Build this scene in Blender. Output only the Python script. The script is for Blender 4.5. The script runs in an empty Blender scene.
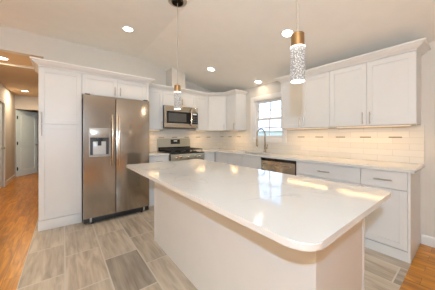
import bpy, bmesh, math, random
from mathutils import Vector, Matrix
PI = math.pi
R = math.radians
random.seed(7)
sc = bpy.context.scene
COL = sc.collection

# ------------------------------------------------------------------ camera
F_PX, HY = 197.5, 136.2
CX, CY, CH, YAW = -3.2582, -4.0593, 1.2357, 37.99
cd = bpy.data.cameras.new('camera')
cam = bpy.data.objects.new('camera', cd); COL.objects.link(cam)
cd.sensor_fit = 'HORIZONTAL'; cd.sensor_width = 36.0
cd.lens = F_PX / 435.0 * 36.0
cd.shift_y = -(145.0 - HY) / 435.0
cd.clip_start = 0.02
cam.location = (CX, CY, CH); cam.rotation_euler = (R(90), 0, R(-YAW))
sc.camera = cam

# ------------------------------------------------------------------ world, lights, exposure
sc.view_settings.view_transform = 'Standard'
sc.view_settings.look = 'None'
sc.view_settings.gamma = 1.0
sc.view_settings.use_curve_mapping = False
sc.view_settings.exposure = 0.01
sc.cycles.use_denoising = True
world = bpy.data.worlds.new('sky'); sc.world = world
world.use_nodes = True
wn = world.node_tree.nodes; wl = world.node_tree.links
sky = wn.new('ShaderNodeTexSky'); sky.sky_type = 'NISHITA'
sky.sun_disc = False; sky.sun_elevation = R(48); sky.sun_rotation = R(200)
bgn = wn['Background']; bgn.inputs['Strength'].default_value = 0.75
wl.new(sky.outputs['Color'], bgn.inputs['Color'])


def lamp(name, kind, loc, power, color, size=0.1, target=None, parent=None, size_y=None, spot=None):
    ld = bpy.data.lights.new(name, kind)
    ld.energy = power; ld.color = color
    if kind == 'AREA':
        if size_y: ld.shape = 'RECTANGLE'; ld.size = size; ld.size_y = size_y
        else: ld.shape = 'DISK'; ld.size = size
    else:
        ld.shadow_soft_size = size
    if spot: ld.spot_size = spot[0]; ld.spot_blend = spot[1]
    o = bpy.data.objects.new(name, ld); COL.objects.link(o)
    o.location = loc
    if target is not None:
        o.rotation_euler = (Vector(target) - Vector(loc)).to_track_quat('-Z', 'Y').to_euler()
    if parent: o.parent = parent
    return o


FLASH_P, UP_P, SIDE_P = 49.0, 96, 31
# the photographer's flash, held beside and a little above the camera
fl = lamp('camera_flash', 'POINT', (-3.46, -4.19, 1.545), FLASH_P, (0.46, 0.675, 0.885), 0.018)
fl.data.use_nodes = True
_n, _l = fl.data.node_tree.nodes, fl.data.node_tree.links
_fo = _n.new('ShaderNodeLightFalloff'); _fo.inputs['Strength'].default_value = 1.0; _fo.inputs['Smooth'].default_value = 0.0
_l.new(_fo.outputs['Linear'], _n['Emission'].inputs['Strength'])
# added warm fill, no real fixture: bounces ambient light off the ceiling
lamp('ceiling_fill', 'AREA', (-5.0, -5.6, 1.75), UP_P, (1.0, 0.82, 0.56), 0.5, (-4.6, -5.2, 3.2))
lamp('island_side_fill', 'AREA', (-6.9, -4.4, 1.1), SIDE_P, (1.0, 0.70, 0.38), 3.0, (0, -4.4, 1.1), size_y=1.9)  # second added fill: warms the island's side and under its overhang

WARM = (1.0, 0.80, 0.56)
WARM2 = (1.0, 0.63, 0.29)

# ------------------------------------------------------------------ materials
MATS = {}


def nodes(name):
    m = bpy.data.materials.new(name); m.use_nodes = True
    return m, m.node_tree.nodes, m.node_tree.links, m.node_tree.nodes['Principled BSDF']


def pmat(name, col, rough=0.5, metal=0.0, var=0.03, scale=6.0, bump=0.0, bscale=60.0, stretch=(1, 1, 1), spec=0.5, coat=0.0):
    m, n, l, b = nodes(name)
    tc = n.new('ShaderNodeTexCoord'); mp = n.new('ShaderNodeMapping'); mp.inputs['Scale'].default_value = stretch
    l.new(tc.outputs['Object'], mp.inputs['Vector'])
    nz = n.new('ShaderNodeTexNoise'); nz.inputs['Scale'].default_value = scale; nz.inputs['Detail'].default_value = 4
    l.new(mp.outputs[0], nz.inputs['Vector'])
    rp = n.new('ShaderNodeValToRGB'); e = rp.color_ramp.elements
    e[0].position = 0.3; e[1].position = 0.7
    e[0].color = tuple(c * (1 - var) for c in col) + (1,); e[1].color = tuple(min(1, c * (1 + var)) for c in col) + (1,)
    l.new(nz.outputs['Fac'], rp.inputs[0]); l.new(rp.outputs[0], b.inputs['Base Color'])
    b.inputs['Roughness'].default_value = rough; b.inputs['Metallic'].default_value = metal
    b.inputs['Specular IOR Level'].default_value = spec
    b.inputs['Coat Weight'].default_value = coat
    if bump:
        n2 = n.new('ShaderNodeTexNoise'); n2.inputs['Scale'].default_value = bscale; n2.inputs['Detail'].default_value = 3
        l.new(mp.outputs[0], n2.inputs['Vector'])
        bp = n.new('ShaderNodeBump'); bp.inputs['Strength'].default_value = bump; bp.inputs['Distance'].default_value = 0.002
        l.new(n2.outputs['Fac'], bp.inputs['Height']); l.new(bp.outputs[0], b.inputs['Normal'])
    MATS[name] = m
    return m


def emis(name, col, strength):
    m, n, l, b = nodes(name)
    b.inputs['Base Color'].default_value = (0.8, 0.8, 0.8, 1)
    b.inputs['Emission Color'].default_value = col + (1,); b.inputs['Emission Strength'].default_value = strength
    MATS[name] = m
    return m


CAB = pmat('cabinet_white_paint', (0.725, 0.72, 0.715), 0.38, var=0.012)
TRIM = pmat('trim_white_paint', (0.80, 0.78, 0.76), 0.35, var=0.01)
WALL = pmat('wall_paint', (0.655, 0.62, 0.575), 0.8, var=0.015, bump=0.08, bscale=180)
CEIL = pmat('ceiling_paint', (0.93, 0.90, 0.835), 0.85, var=0.015, bump=0.1, bscale=150)
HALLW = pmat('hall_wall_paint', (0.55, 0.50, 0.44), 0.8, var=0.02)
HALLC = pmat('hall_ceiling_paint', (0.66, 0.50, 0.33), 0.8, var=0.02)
DOORP = pmat('door_paint', (0.74, 0.86, 0.90), 0.4, var=0.015)
STEEL = pmat('stainless_steel', (0.43, 0.385, 0.335), 0.18, 1.0, var=0.05, scale=3, stretch=(60, 60, 0.6), bump=0.0)
STEELH = pmat('steel_handle', (0.62, 0.55, 0.47), 0.2, 1.0, var=0.02)
STEELD = pmat('brushed_steel_horizontal', (0.52, 0.46, 0.38), 0.25, 1.0, var=0.06, scale=3, stretch=(0.8, 0.8, 70))
STEELG = pmat('grey_steel', (0.50, 0.52, 0.47), 0.36, 1.0, var=0.04, scale=3, stretch=(0.8, 0.8, 70))
BRONZE = pmat('faucet_nickel', (0.34, 0.30, 0.24), 0.22, 1.0, var=0.03)
NICKEL = pmat('brushed_nickel', (0.50, 0.46, 0.40), 0.3, 1.0, var=0.03)
CHROME = pmat('polished_chrome', (0.62, 0.58, 0.52), 0.1, 1.0, var=0.01)
BRASS = pmat('satin_brass', (0.42, 0.285, 0.15), 0.4, 1.0, var=0.05)
BLACK = pmat('black_plastic', (0.018, 0.018, 0.02), 0.35, var=0.1)
IRON = pmat('cast_iron', (0.02, 0.02, 0.021), 0.55, var=0.15, bump=0.3, bscale=120)
BGLASS = pmat('black_glass', (0.015, 0.015, 0.017), 0.06, var=0.05)
CANO = pmat('dark_bronze', (0.10, 0.085, 0.065), 0.15, 1.0, var=0.1)
PLATE = pmat('satin_champagne', (0.62, 0.55, 0.45), 0.35, 0.5)
CORD = pmat('pendant_cord', (0.45, 0.42, 0.38), 0.5, var=0.03)
DARK = pmat('dark_recess', (0.03, 0.028, 0.026), 0.7)
HINGE = pmat('black_hinge', (0.03, 0.028, 0.025), 0.4, 0.6)
SIDING = pmat('neighbour_siding', (0.92, 0.92, 0.90), 0.7)
GRASS = pmat('lawn', (0.12, 0.2, 0.06), 0.9, var=0.3, scale=20)
SINKM = pmat('sink_steel', (0.55, 0.53, 0.5), 0.3, 1.0)
DISPB = pmat('dispenser_plate', (0.62, 0.63, 0.64), 0.25, 0.0)
DISPC = pmat('dispenser_cavity', (0.10, 0.10, 0.10), 0.3)
DISPL = pmat('dispenser_panel', (0.52, 0.50, 0.47), 0.3, 0.7, var=0.02)
DIFF = emis('downlight_diffuser', (1.0, 0.93, 0.82), 9.0)
STRIP = emis('strip_light_diffuser', (1.0, 0.58, 0.24), 1.5)
LED = emis('pendant_led', (1.0, 0.95, 0.88), 3.0)
CLOCK = emis('oven_clock', (0.25, 0.6, 0.6), 0.12)


def brickco(n, l, kind, x0, y0):
    """vector for a brick texture on world coordinates; kind picks the plane"""
    tc = n.new('ShaderNodeTexCoord'); sp = n.new('ShaderNodeSeparateXYZ'); cb = n.new('ShaderNodeCombineXYZ')
    l.new(tc.outputs['Object'], sp.inputs[0])
    a, b_ = {'floor': ('Y', 'X'), 'wallx': ('X', 'Z'), 'wally': ('Y', 'Z')}[kind]
    for ax, off, out in ((a, x0, 'X'), (b_, y0, 'Y')):
        ad = n.new('ShaderNodeMath'); ad.operation = 'ADD'; ad.inputs[1].default_value = off
        l.new(sp.outputs[ax], ad.inputs[0]); l.new(ad.outputs[0], cb.inputs[out])
    return tc, cb


def brick(n, l, vec, w, h, mortar, c1, c2, cm, off=0.5, smooth=0.1):
    bt = n.new('ShaderNodeTexBrick')
    bt.offset = off; bt.offset_frequency = 2
    bt.inputs['Scale'].default_value = 1.0
    bt.inputs['Brick Width'].default_value = w; bt.inputs['Row Height'].default_value = h
    bt.inputs['Mortar Size'].default_value = mortar; bt.inputs['Mortar Smooth'].default_value = smooth
    bt.inputs['Color1'].default_value = c1 + (1,); bt.inputs['Color2'].default_value = c2 + (1,); bt.inputs['Mortar'].default_value = cm + (1,)
    l.new(vec, bt.inputs['Vector'])
    return bt


def mixc(n, l, blend, fac, a, b_):
    mx = n.new('ShaderNodeMix'); mx.data_type = 'RGBA'; mx.blend_type = blend
    for sock, v in ((mx.inputs[0], fac), (mx.inputs[6], a), (mx.inputs[7], b_)):
        if hasattr(v, 'links'): l.new(v, sock)
        elif isinstance(v, tuple): sock.default_value = v + (1,)
        else: sock.default_value = v
    return mx.outputs[2]


def floor_tile():
    m, n, l, b = nodes('floor_tile')
    tc, cb = brickco(n, l, 'floor', 29 * 0.613 + 1.2, 24 * 0.311 + 21 * 0.622 + 3.245)
    bt = brick(n, l, cb.outputs[0], 0.613, 0.311, 0.0055, (0, 0, 0), (1, 1, 1), (0.5, 0.5, 0.5))
    mp = n.new('ShaderNodeMapping'); mp.inputs['Scale'].default_value = (9, 1.3, 1)
    l.new(tc.outputs['Object'], mp.inputs['Vector'])
    ad = n.new('ShaderNodeVectorMath'); ad.operation = 'MULTIPLY_ADD'
    ad.inputs[1].default_value = (7, 7, 7); l.new(bt.outputs['Color'], ad.inputs[0]); l.new(mp.outputs[0], ad.inputs[2])
    nz = n.new('ShaderNodeTexNoise'); nz.inputs['Scale'].default_value = 1.6; nz.inputs['Detail'].default_value = 6
    nz.inputs['Distortion'].default_value = 0.8
    l.new(ad.outputs[0], nz.inputs['Vector'])
    r1 = n.new('ShaderNodeValToRGB'); e = r1.color_ramp.elements
    e[0].position = 0.36; e[0].color = (0.35, 0.285, 0.215, 1); e[1].position = 0.62; e[1].color = (0.585, 0.505, 0.405, 1)
    mp2 = n.new('ShaderNodeMapping'); mp2.inputs['Scale'].default_value = (34, 2.2, 1); l.new(tc.outputs['Object'], mp2.inputs['Vector'])
    nf = n.new('ShaderNodeTexNoise'); nf.inputs['Scale'].default_value = 1.5; nf.inputs['Detail'].default_value = 5; l.new(mp2.outputs[0], nf.inputs['Vector'])
    av = n.new('ShaderNodeMix'); av.inputs[0].default_value = 0.3; l.new(nz.outputs['Fac'], av.inputs[2]); l.new(nf.outputs['Fac'], av.inputs[3])
    l.new(av.outputs[0], r1.inputs[0])
    r2 = n.new('ShaderNodeValToRGB'); e = r2.color_ramp.elements
    e[0].position = 0.10; e[0].color = (0.68, 0.68, 0.69, 1); e[1].position = 0.16; e[1].color = (0.93, 0.93, 0.93, 1)
    e2 = e.new(1.0); e2.color = (1.08, 1.07, 1.06, 1)
    l.new(bt.outputs['Color'], r2.inputs[0])
    c = mixc(n, l, 'MULTIPLY', 1.0, r1.outputs[0], r2.outputs[0])
    c = mixc(n, l, 'MIX', bt.outputs['Fac'], c, (0.60, 0.55, 0.48))
    l.new(c, b.inputs['Base Color'])
    b.inputs['Roughness'].default_value = 0.38
    bp = n.new('ShaderNodeBump'); bp.inputs['Strength'].default_value = 0.4; bp.inputs['Distance'].default_value = 0.002; bp.invert = True
    l.new(bt.outputs['Fac'], bp.inputs['Height']); l.new(bp.outputs[0], b.inputs['Normal'])
    return m


def floor_wood():
    m, n, l, b = nodes('floor_wood')
    tc, cb = brickco(n, l, 'floor', 20.3, 30.04)
    bt = brick(n, l, cb.outputs[0], 1.1, 0.125, 0.0012, (0, 0, 0), (1, 1, 1), (0.5, 0.5, 0.5), off=0.37)
    mp = n.new('ShaderNodeMapping'); mp.inputs['Scale'].default_value = (14, 1.6, 1)
    l.new(tc.outputs['Object'], mp.inputs['Vector'])
    ad = n.new('ShaderNodeVectorMath'); ad.operation = 'MULTIPLY_ADD'; ad.inputs[1].default_value = (9, 9, 9)
    l.new(bt.outputs['Color'], ad.inputs[0]); l.new(mp.outputs[0], ad.inputs[2])
    nz = n.new('ShaderNodeTexNoise'); nz.inputs['Scale'].default_value = 1.5; nz.inputs['Detail'].default_value = 6; nz.inputs['Distortion'].default_value = 1.2
    l.new(ad.outputs[0], nz.inputs['Vector'])
    r1 = n.new('ShaderNodeValToRGB'); e = r1.color_ramp.elements
    e[0].position = 0.3; e[0].color = (0.36, 0.125, 0.007, 1); e[1].position = 0.7; e[1].color = (0.74, 0.31, 0.020, 1)
    l.new(nz.outputs['Fac'], r1.inputs[0])
    r2 = n.new('ShaderNodeValToRGB'); e = r2.color_ramp.elements
    e[0].color = (0.8, 0.78, 0.75, 1); e[1].color = (1.1, 1.1, 1.1, 1)
    l.new(bt.outputs['Color'], r2.inputs[0])
    c = mixc(n, l, 'MULTIPLY', 1.0, r1.outputs[0], r2.outputs[0])
    c = mixc(n, l, 'MIX', bt.outputs['Fac'], c, (0.15, 0.055, 0.015))
    l.new(c, b.inputs['Base Color']); b.inputs['Roughness'].default_value = 0.3
    return m


def splash(kind):
    m, n, l, b = nodes('subway_tile_' + kind)
    tc, cb = brickco(n, l, kind, 12.0, 10 * 0.0765 - 0.915)
    bt = brick(n, l, cb.outputs[0], 0.305, 0.0765, 0.0022, (0.70, 0.66, 0.60), (0.76, 0.72, 0.66), (0.60, 0.56, 0.50))
    l.new(bt.outputs['Color'], b.inputs['Base Color']); b.inputs['Roughness'].default_value = 0.12
    bp = n.new('ShaderNodeBump'); bp.inputs['Strength'].default_value = 0.5; bp.inputs['Distance'].default_value = 0.002; bp.invert = True
    l.new(bt.outputs['Fac'], bp.inputs['Height']); l.new(bp.outputs[0], b.inputs['Normal'])
    return m


def quartz():
    m, n, l, b = nodes('white_quartz')
    tc = n.new('ShaderNodeTexCoord')
    nz = n.new('ShaderNodeTexNoise'); nz.inputs['Scale'].default_value = 1.5; nz.inputs['Detail'].default_value = 5; nz.inputs['Distortion'].default_value = 1.6
    l.new(tc.outputs['Object'], nz.inputs['Vector'])
    # thin veins where the noise crosses its mid value, broken up by a second noise
    sb = n.new('ShaderNodeMath'); sb.operation = 'SUBTRACT'; sb.inputs[1].default_value = 0.53; l.new(nz.outputs['Fac'], sb.inputs[0])
    ab = n.new('ShaderNodeMath'); ab.operation = 'ABSOLUTE'; l.new(sb.outputs[0], ab.inputs[0])
    rp = n.new('ShaderNodeValToRGB'); e = rp.color_ramp.elements
    e[0].position = 0.0; e[0].color = (1, 1, 1, 1); e[1].position = 0.012; e[1].color = (0, 0, 0, 1)
    l.new(ab.outputs[0], rp.inputs[0])
    n2 = n.new('ShaderNodeTexNoise'); n2.inputs['Scale'].default_value = 2.2; n2.inputs['Detail'].default_value = 2
    l.new(tc.outputs['Object'], n2.inputs['Vector'])
    r2 = n.new('ShaderNodeValToRGB'); e = r2.color_ramp.elements
    e[0].position = 0.44; e[0].color = (0, 0, 0, 1); e[1].position = 0.60; e[1].color = (0.5, 0.5, 0.5, 1)
    l.new(n2.outputs['Fac'], r2.inputs[0])
    f = mixc(n, l, 'MULTIPLY', 1.0, rp.outputs[0], r2.outputs[0])
    c = mixc(n, l, 'MIX', f, (0.70, 0.70, 0.69), (0.38, 0.37, 0.36))
    l.new(c, b.inputs['Base Color']); b.inputs['Roughness'].default_value = 0.09
    return m


def bubble_glass():
    m, n, l, b = nodes('bubble_crystal')
    tc = n.new('ShaderNodeTexCoord')
    vo = n.new('ShaderNodeTexVoronoi'); vo.inputs['Scale'].default_value = 125
    l.new(tc.outputs['Object'], vo.inputs['Vector'])
    rp = n.new('ShaderNodeValToRGB'); e = rp.color_ramp.elements
    e[0].position = 0.26; e[0].color = (1.0, 0.98, 0.95, 1); e[1].position = 0.48; e[1].color = (0.12, 0.115, 0.11, 1)
    l.new(vo.outputs['Distance'], rp.inputs[0])
    b.inputs['Base Color'].default_value = (0.30, 0.295, 0.29, 1)
    b.inputs['Roughness'].default_value = 0.08
    b.inputs['Transmission Weight'].default_value = 0.2; b.inputs['IOR'].default_value = 1.45
    l.new(rp.outputs[0], b.inputs['Emission Color']); b.inputs['Emission Strength'].default_value = 0.6
    bp = n.new('ShaderNodeBump'); bp.inputs['Strength'].default_value = 0.4; bp.inputs['Distance'].default_value = 0.003
    l.new(vo.outputs['Distance'], bp.inputs['Height']); l.new(bp.outputs[0], b.inputs['Normal'])
    return m


def clear_glass():
    m, n, l, b = nodes('window_glass')
    n.remove(b)
    out = n['Material Output']
    tr = n.new('ShaderNodeBsdfTransparent'); gl = n.new('ShaderNodeBsdfGlossy'); gl.inputs['Roughness'].default_value = 0.02
    fr = n.new('ShaderNodeFresnel'); fr.inputs['IOR'].default_value = 1.4
    mx = n.new('ShaderNodeMixShader'); l.new(fr.outputs[0], mx.inputs[0]); l.new(tr.outputs[0], mx.inputs[1]); l.new(gl.outputs[0], mx.inputs[2])
    l.new(mx.outputs[0], out.inputs['Surface'])
    return m


TILE, WOOD, QUARTZ, BUBBLE, GLASS = floor_tile(), floor_wood(), quartz(), bubble_glass(), clear_glass()
SPL, SPR = splash('wallx'), splash('wally')
ACC = pmat('accent_glass_tile', (0.36, 0.30, 0.22), 0.2, 0.4, var=0.2, scale=40)


# ------------------------------------------------------------------ mesh helpers
class Frame:
    """u runs along a wall, n out of it into the room, z up"""
    def __init__(s, o, u, n): s.o, s.u, s.n = Vector(o + (0,)), Vector(u + (0,)), Vector(n + (0,))
    def p(s, u, n, z): return s.o + s.u * u + s.n * n + Vector((0, 0, z))


FL = Frame((0, 0), (1, 0), (0, -1))       # refrigerator wall: u = x, n = -y
FR = Frame((0, 0), (0, -1), (-1, 0))      # window wall: u = -y, n = -x
W = Frame((0, 0), (1, 0), (0, 1))         # world


class MB:
    def __init__(s): s.bm = bmesh.new()

    def box(s, fr, u0, u1, n0, n1, z0, z1, bev=0.0, seg=2):
        vs = [s.bm.verts.new(fr.p(u, n, z)) for z in (z0, z1) for (u, n) in ((u0, n0), (u1, n0), (u1, n1), (u0, n1))]
        fs = [s.bm.faces.new([vs[i] for i in q]) for q in ((0, 1, 2, 3), (4, 5, 6, 7), (0, 1, 5, 4), (1, 2, 6, 5), (2, 3, 7, 6), (3, 0, 4, 7))]
        if bev:
            ed = list({e for f in fs for e in f.edges})
            bmesh.ops.bevel(s.bm, geom=ed, offset=bev, segments=seg, affect='EDGES', profile=0.5)
        return s

    def prism(s, pts, d):
        """closed polygon of 3-D points, extruded by the vector d"""
        d = Vector(d)
        a = [s.bm.verts.new(Vector(p)) for p in pts]; b = [s.bm.verts.new(Vector(p) + d) for p in pts]
        s.bm.faces.new(a); s.bm.faces.new(b)
        k = len(pts)
        for i in range(k): s.bm.faces.new((a[i], a[(i + 1) % k], b[(i + 1) % k], b[i]))
        return s

    def tube(s, pts, r, seg=12, cap=True):
        pts = [Vector(p) for p in pts]; rings = []
        rr = r if isinstance(r, (list, tuple)) else [r] * len(pts)
        t0 = (pts[1] - pts[0]).normalized()
        x = t0.orthogonal().normalized()
        for i, p in enumerate(pts):
            t = (pts[min(i + 1, len(pts) - 1)] - pts[max(i - 1, 0)]).normalized()
            x = (x - t * x.dot(t)).normalized(); y = t.cross(x)
            rings.append([s.bm.verts.new(p + (x * math.cos(2 * PI * k / seg) + y * math.sin(2 * PI * k / seg)) * rr[i]) for k in range(seg)])
        for a, b in zip(rings, rings[1:]):
            for k in range(seg): s.bm.faces.new((a[k], a[(k + 1) % seg], b[(k + 1) % seg], b[k]))
        if cap: s.bm.faces.new(rings[0]); s.bm.faces.new(rings[-1])
        return s

    def lathe(s, c, prof, seg=32):
        """profile of (radius, z) about the vertical axis through c"""
        c = Vector(c); rings = []
        for r, z in prof:
            rings.append([s.bm.verts.new(c + Vector((r * math.cos(2 * PI * k / seg), r * math.sin(2 * PI * k / seg), z))) for k in range(seg)])
        for a, b in zip(rings, rings[1:]):
            for k in range(seg): s.bm.faces.new((a[k], a[(k + 1) % seg], b[(k + 1) % seg], b[k]))
        if prof[0][0] > 1e-6: s.bm.faces.new(rings[0])
        if prof[-1][0] > 1e-6: s.bm.faces.new(rings[-1])
        bmesh.ops.remove_doubles(s.bm, verts=s.bm.verts, dist=1e-6)
        return s

    def sweep(s, path, prof, out):
        """crown profile (outward, up) swept along a 2-D path with mitred corners; out = side (+1 left, -1 right)"""
        path = [Vector(p) for p in path]; rings = []
        for i, p in enumerate(path):
            ns = []
            for a, b in ((i - 1, i), (i, i + 1)):
                if a >= 0 and b < len(path):
                    d = (path[b] - path[a]).normalized(); ns.append(Vector((-d.y, d.x)) * out)
            m = ns[0] if len(ns) == 1 else (ns[0] + ns[1]) / (1 + ns[0].dot(ns[1]))
            rings.append([s.bm.verts.new((p.x + m.x * o, p.y + m.y * o, z)) for o, z in prof])
        k = len(prof)
        for a, b in zip(rings, rings[1:]):
            for j in range(k): s.bm.faces.new((a[j], a[(j + 1) % k], b[(j + 1) % k], b[j]))
        s.bm.faces.new(rings[0]); s.bm.faces.new(rings[-1])
        return s

    def build(s, name, mat, parent=None, smooth=True, **props):
        bmesh.ops.recalc_face_normals(s.bm, faces=s.bm.faces)
        off = Vector((0, 0, 0)); q = parent
        while q is not None: off += Vector(q.location); q = q.parent
        if off.length: bmesh.ops.translate(s.bm, verts=s.bm.verts, vec=-off)
        me = bpy.data.meshes.new(name); s.bm.to_mesh(me); s.bm.free()
        me.materials.append(mat)
        if smooth: me.shade_smooth(); me.set_sharp_from_angle(angle=R(32))
        o = bpy.data.objects.new(name, me); COL.objects.link(o)
        if parent is not None: o.parent = parent
        for k_, v in props.items(): o[k_] = v
        return o


def thing(name, label, cat, loc, group=None):
    o = bpy.data.objects.new(name, None); COL.objects.link(o)
    o.location = loc; o['label'] = label; o['category'] = cat
    if group: o['group'] = group
    o.empty_display_size = 0.1
    return o


def tag(o, label, cat, group=None):
    o['label'] = label; o['category'] = cat
    if group: o['group'] = group
    return o


def struct(o): o['kind'] = 'structure'; return o


def copy_tree(o, parent=None):
    c = o.copy(); COL.objects.link(c)
    if parent: c.parent = parent
    for ch in o.children: copy_tree(ch, c)
    return c


def relabel(o, label): o['label'] = label; return o


def bx(name, mat, parent, fr, *a, bev=0.0, **k): return MB().box(fr, *a, bev=bev).build(name, mat, parent, **k)


# ------------------------------------------------------------------ setting
ZF, ZR, XR = 2.79, 2.30, -2.10            # flat ceiling, ceiling at the window wall, ridge
XP = -3.512                                # left side of the pantry
YE = -3.706                                # where the tile ends
HX, HY1, HZ = -4.40, 4.30, 2.46            # hall: left wall, far wall, ceiling
XL, YB = -7.0, -8.0                        # living room extents


def slope(x): return ZR + (ZF - ZR) * x / XR


struct(MB().box(W, -3.556, 0, YE, 0, -0.1, 0).build('floor', TILE))
struct(MB().prism([(XL, YB, -0.1), (0, YB, -0.1), (0, YE, -0.1), (-3.556, YE, -0.1), (-3.556, 0.0, -0.1), (-3.40, 0.0, -0.1), (-3.40, 7.0, -0.1), (-5.6, 7.0, -0.1), (-5.6, 0.0, -0.1), (XL, 0.0, -0.1)], (0, 0, 0.1)).build('floor_hall', WOOD))
struct(MB().box(W, XL, XR, YB, 0, ZF, ZF + 0.1)
       .prism([(XR, YB, ZF), (XR, YB, ZF + 0.1), (0, YB, ZR + 0.1), (0, YB, ZR)], (0, -YB, 0)).build('ceiling', CEIL))
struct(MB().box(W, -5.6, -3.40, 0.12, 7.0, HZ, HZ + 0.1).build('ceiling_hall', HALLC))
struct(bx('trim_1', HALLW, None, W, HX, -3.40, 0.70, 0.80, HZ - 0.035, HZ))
# refrigerator wall: gable piece right of the opening, header over the opening, piece left of it
struct(MB().prism([(-3.50, 0, 0), (0.12, 0, 0), (0.12, 0, slope(0.0)), (0, 0, ZR), (XR, 0, ZF), (XL, 0, ZF), (XL, 0, 0), (HX, 0, 0), (HX, 0, HZ), (-3.50, 0, HZ)], (0, 0.12, 0)).build('wall_left', WALL, smooth=False))
# vent chase from the cabinet tops to the sloping ceiling
struct(MB().prism([(-1.50, -0.001, 2.15), (-1.19, -0.001, 2.15), (-1.19, -0.001, slope(-1.19)), (-1.50, -0.001, slope(-1.50))], (0, -0.29, 0)).build('trim_2', WALL, smooth=False))
# window wall with its opening
wy0, wy1, wz0, wz1 = 1.176, 1.885, 1.198, 1.987
mb = MB()
mb.box(FR, 0, wy0, -0.14, 0, 0, ZR + 0.05); mb.box(FR, wy1, -YB, -0.14, 0, 0, ZR + 0.05)
mb.box(FR, wy0, wy1, -0.14, 0, 0, wz0); mb.box(FR, wy0, wy1, -0.14, 0, wz1, ZR + 0.05)
struct(mb.build('wall_right', WALL, smooth=False))
# hall walls
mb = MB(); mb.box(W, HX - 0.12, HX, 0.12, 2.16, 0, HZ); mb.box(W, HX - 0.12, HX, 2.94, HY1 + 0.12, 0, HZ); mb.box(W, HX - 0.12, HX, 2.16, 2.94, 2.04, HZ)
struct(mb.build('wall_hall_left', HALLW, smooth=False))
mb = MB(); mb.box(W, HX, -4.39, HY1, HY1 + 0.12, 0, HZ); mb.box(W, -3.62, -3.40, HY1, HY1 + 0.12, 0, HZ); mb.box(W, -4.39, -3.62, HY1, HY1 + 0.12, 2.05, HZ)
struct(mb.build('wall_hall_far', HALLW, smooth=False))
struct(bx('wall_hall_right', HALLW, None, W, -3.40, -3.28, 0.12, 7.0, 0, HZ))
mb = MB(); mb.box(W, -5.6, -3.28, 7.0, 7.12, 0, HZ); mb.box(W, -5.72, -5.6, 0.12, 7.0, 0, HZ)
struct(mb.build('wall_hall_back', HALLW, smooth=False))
# living room walls behind the camera
struct(bx('wall_back', WALL, None, W, XL, 0.14, YB - 0.12, YB, 0, ZF))
struct(bx('wall_living', WALL, None, W, XL - 0.12, XL, YB, 0.12, 0, ZF))
# baseboards
mb = MB(); mb.prism([(0, 0, 0), (-0.016, 0, 0), (-0.016, 0, 0.09), (-0.010, 0, 0.105), (0, 0, 0.108)], (0, -YB + YE - 0.006, 0))
o = mb.build('baseboard_right', TRIM, smooth=False); o.location = (0, YB, 0); struct(o)
struct(bx('baseboard_left', TRIM, None, W, HX, HX + 0.014, 0.12, 2.08, 0, 0.1))
struct(bx('baseboard_hall', TRIM, None, W, HX, HX + 0.014, 3.02, HY1, 0, 0.1))

# kitchen window
wf = thing('window_1', 'white double-hung window above the sink', 'window', (0, -1.53, wz0)); struct(wf)
mb = MB()
mb.box(FR, 1.086, 1.176, 0, 0.018, 1.108, 2.077, bev=0.003); mb.box(FR, 1.885, 1.975, 0, 0.018, 1.108, 2.077, bev=0.003)
mb.box(FR, 1.176, 1.885, 0, 0.018, 1.987, 2.077, bev=0.003); mb.box(FR, 1.176, 1.885, 0, 0.018, 1.108, 1.198, bev=0.003)
mb.build('window_casing', TRIM, wf)
mb = MB()
for a in ((wy0, wy0 + 0.012, wz0, wz1), (wy1 - 0.012, wy1, wz0, wz1), (wy0 + 0.012, wy1 - 0.012, wz0, wz0 + 0.014), (wy0 + 0.012, wy1 - 0.012, wz1 - 0.012, wz1)):
    mb.box(FR, a[0], a[1], -0.135, 0.0, a[2], a[3])
mb.build('window_jamb', TRIM, wf)
WM = 1.595


def sash(z0, z1, n0, n1):
    s_ = MB(); u0, u1 = wy0 + 0.012, wy1 - 0.012; t = 0.038
    s_.box(FR, u0, u0 + t, n0, n1, z0, z1); s_.box(FR, u1 - t, u1, n0, n1, z0, z1)
    s_.box(FR, u0 + t, u1 - t, n0, n1, z0, z0 + t); s_.box(FR, u0 + t, u1 - t, n0, n1, z1 - t, z1)
    um, zm = (u0 + u1) / 2, (z0 + z1) / 2
    s_.box(FR, um - 0.011, um + 0.011, n0 + 0.008, n1 - 0.008, z0 + t, z1 - t)
    s_.box(FR, u0 + t, um - 0.011, n0 + 0.008, n1 - 0.008, zm - 0.011, zm + 0.011); s_.box(FR, um + 0.011, u1 - t, n0 + 0.008, n1 - 0.008, zm - 0.011, zm + 0.011)
    o_ = s_.build('window_sash', TRIM, wf, smooth=False)
    g_ = MB().box(FR, u0 + t, u1 - t, (n0 + n1) / 2 - 0.002, (n0 + n1) / 2 + 0.002, z0 + t, z1 - t).build('window_pane', GLASS, o_, smooth=False)


sash(wz0 + 0.014, WM + 0.02, -0.085, -0.055)
sash(WM - 0.02, wz1 - 0.012, -0.120, -0.088)
# outside the window
struct(bx('ground_outside', GRASS, None, W, 0.14, 14, -10, 8, -0.5, -0.4))
ob = thing('neighbour_house', 'pale clapboard house seen through the kitchen window', 'house', (6.0, 0, -0.4))
mb = MB()
for k in range(12):
    mb.prism([(6.0, -6, -0.4 + k * 0.16), (5.97, -6, -0.4 + k * 0.16), (5.99, -6, -0.24 + k * 0.16), (6.0, -6, -0.24 + k * 0.16)], (0, 10.5, 0))
mb.box(W, 6.0, 9.0, -6, 4.5, -0.4, 1.52); mb.build('wall', SIDING, ob, smooth=False)
MB().prism([(5.7, -6.2, 1.52), (9.3, -6.2, 1.52), (7.5, -6.2, 2.5)], (0, 10.9, 0)).build('roof', pmat('shingle_roof', (0.85, 0.85, 0.84), 0.9), ob, smooth=False)

# hall doors


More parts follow.
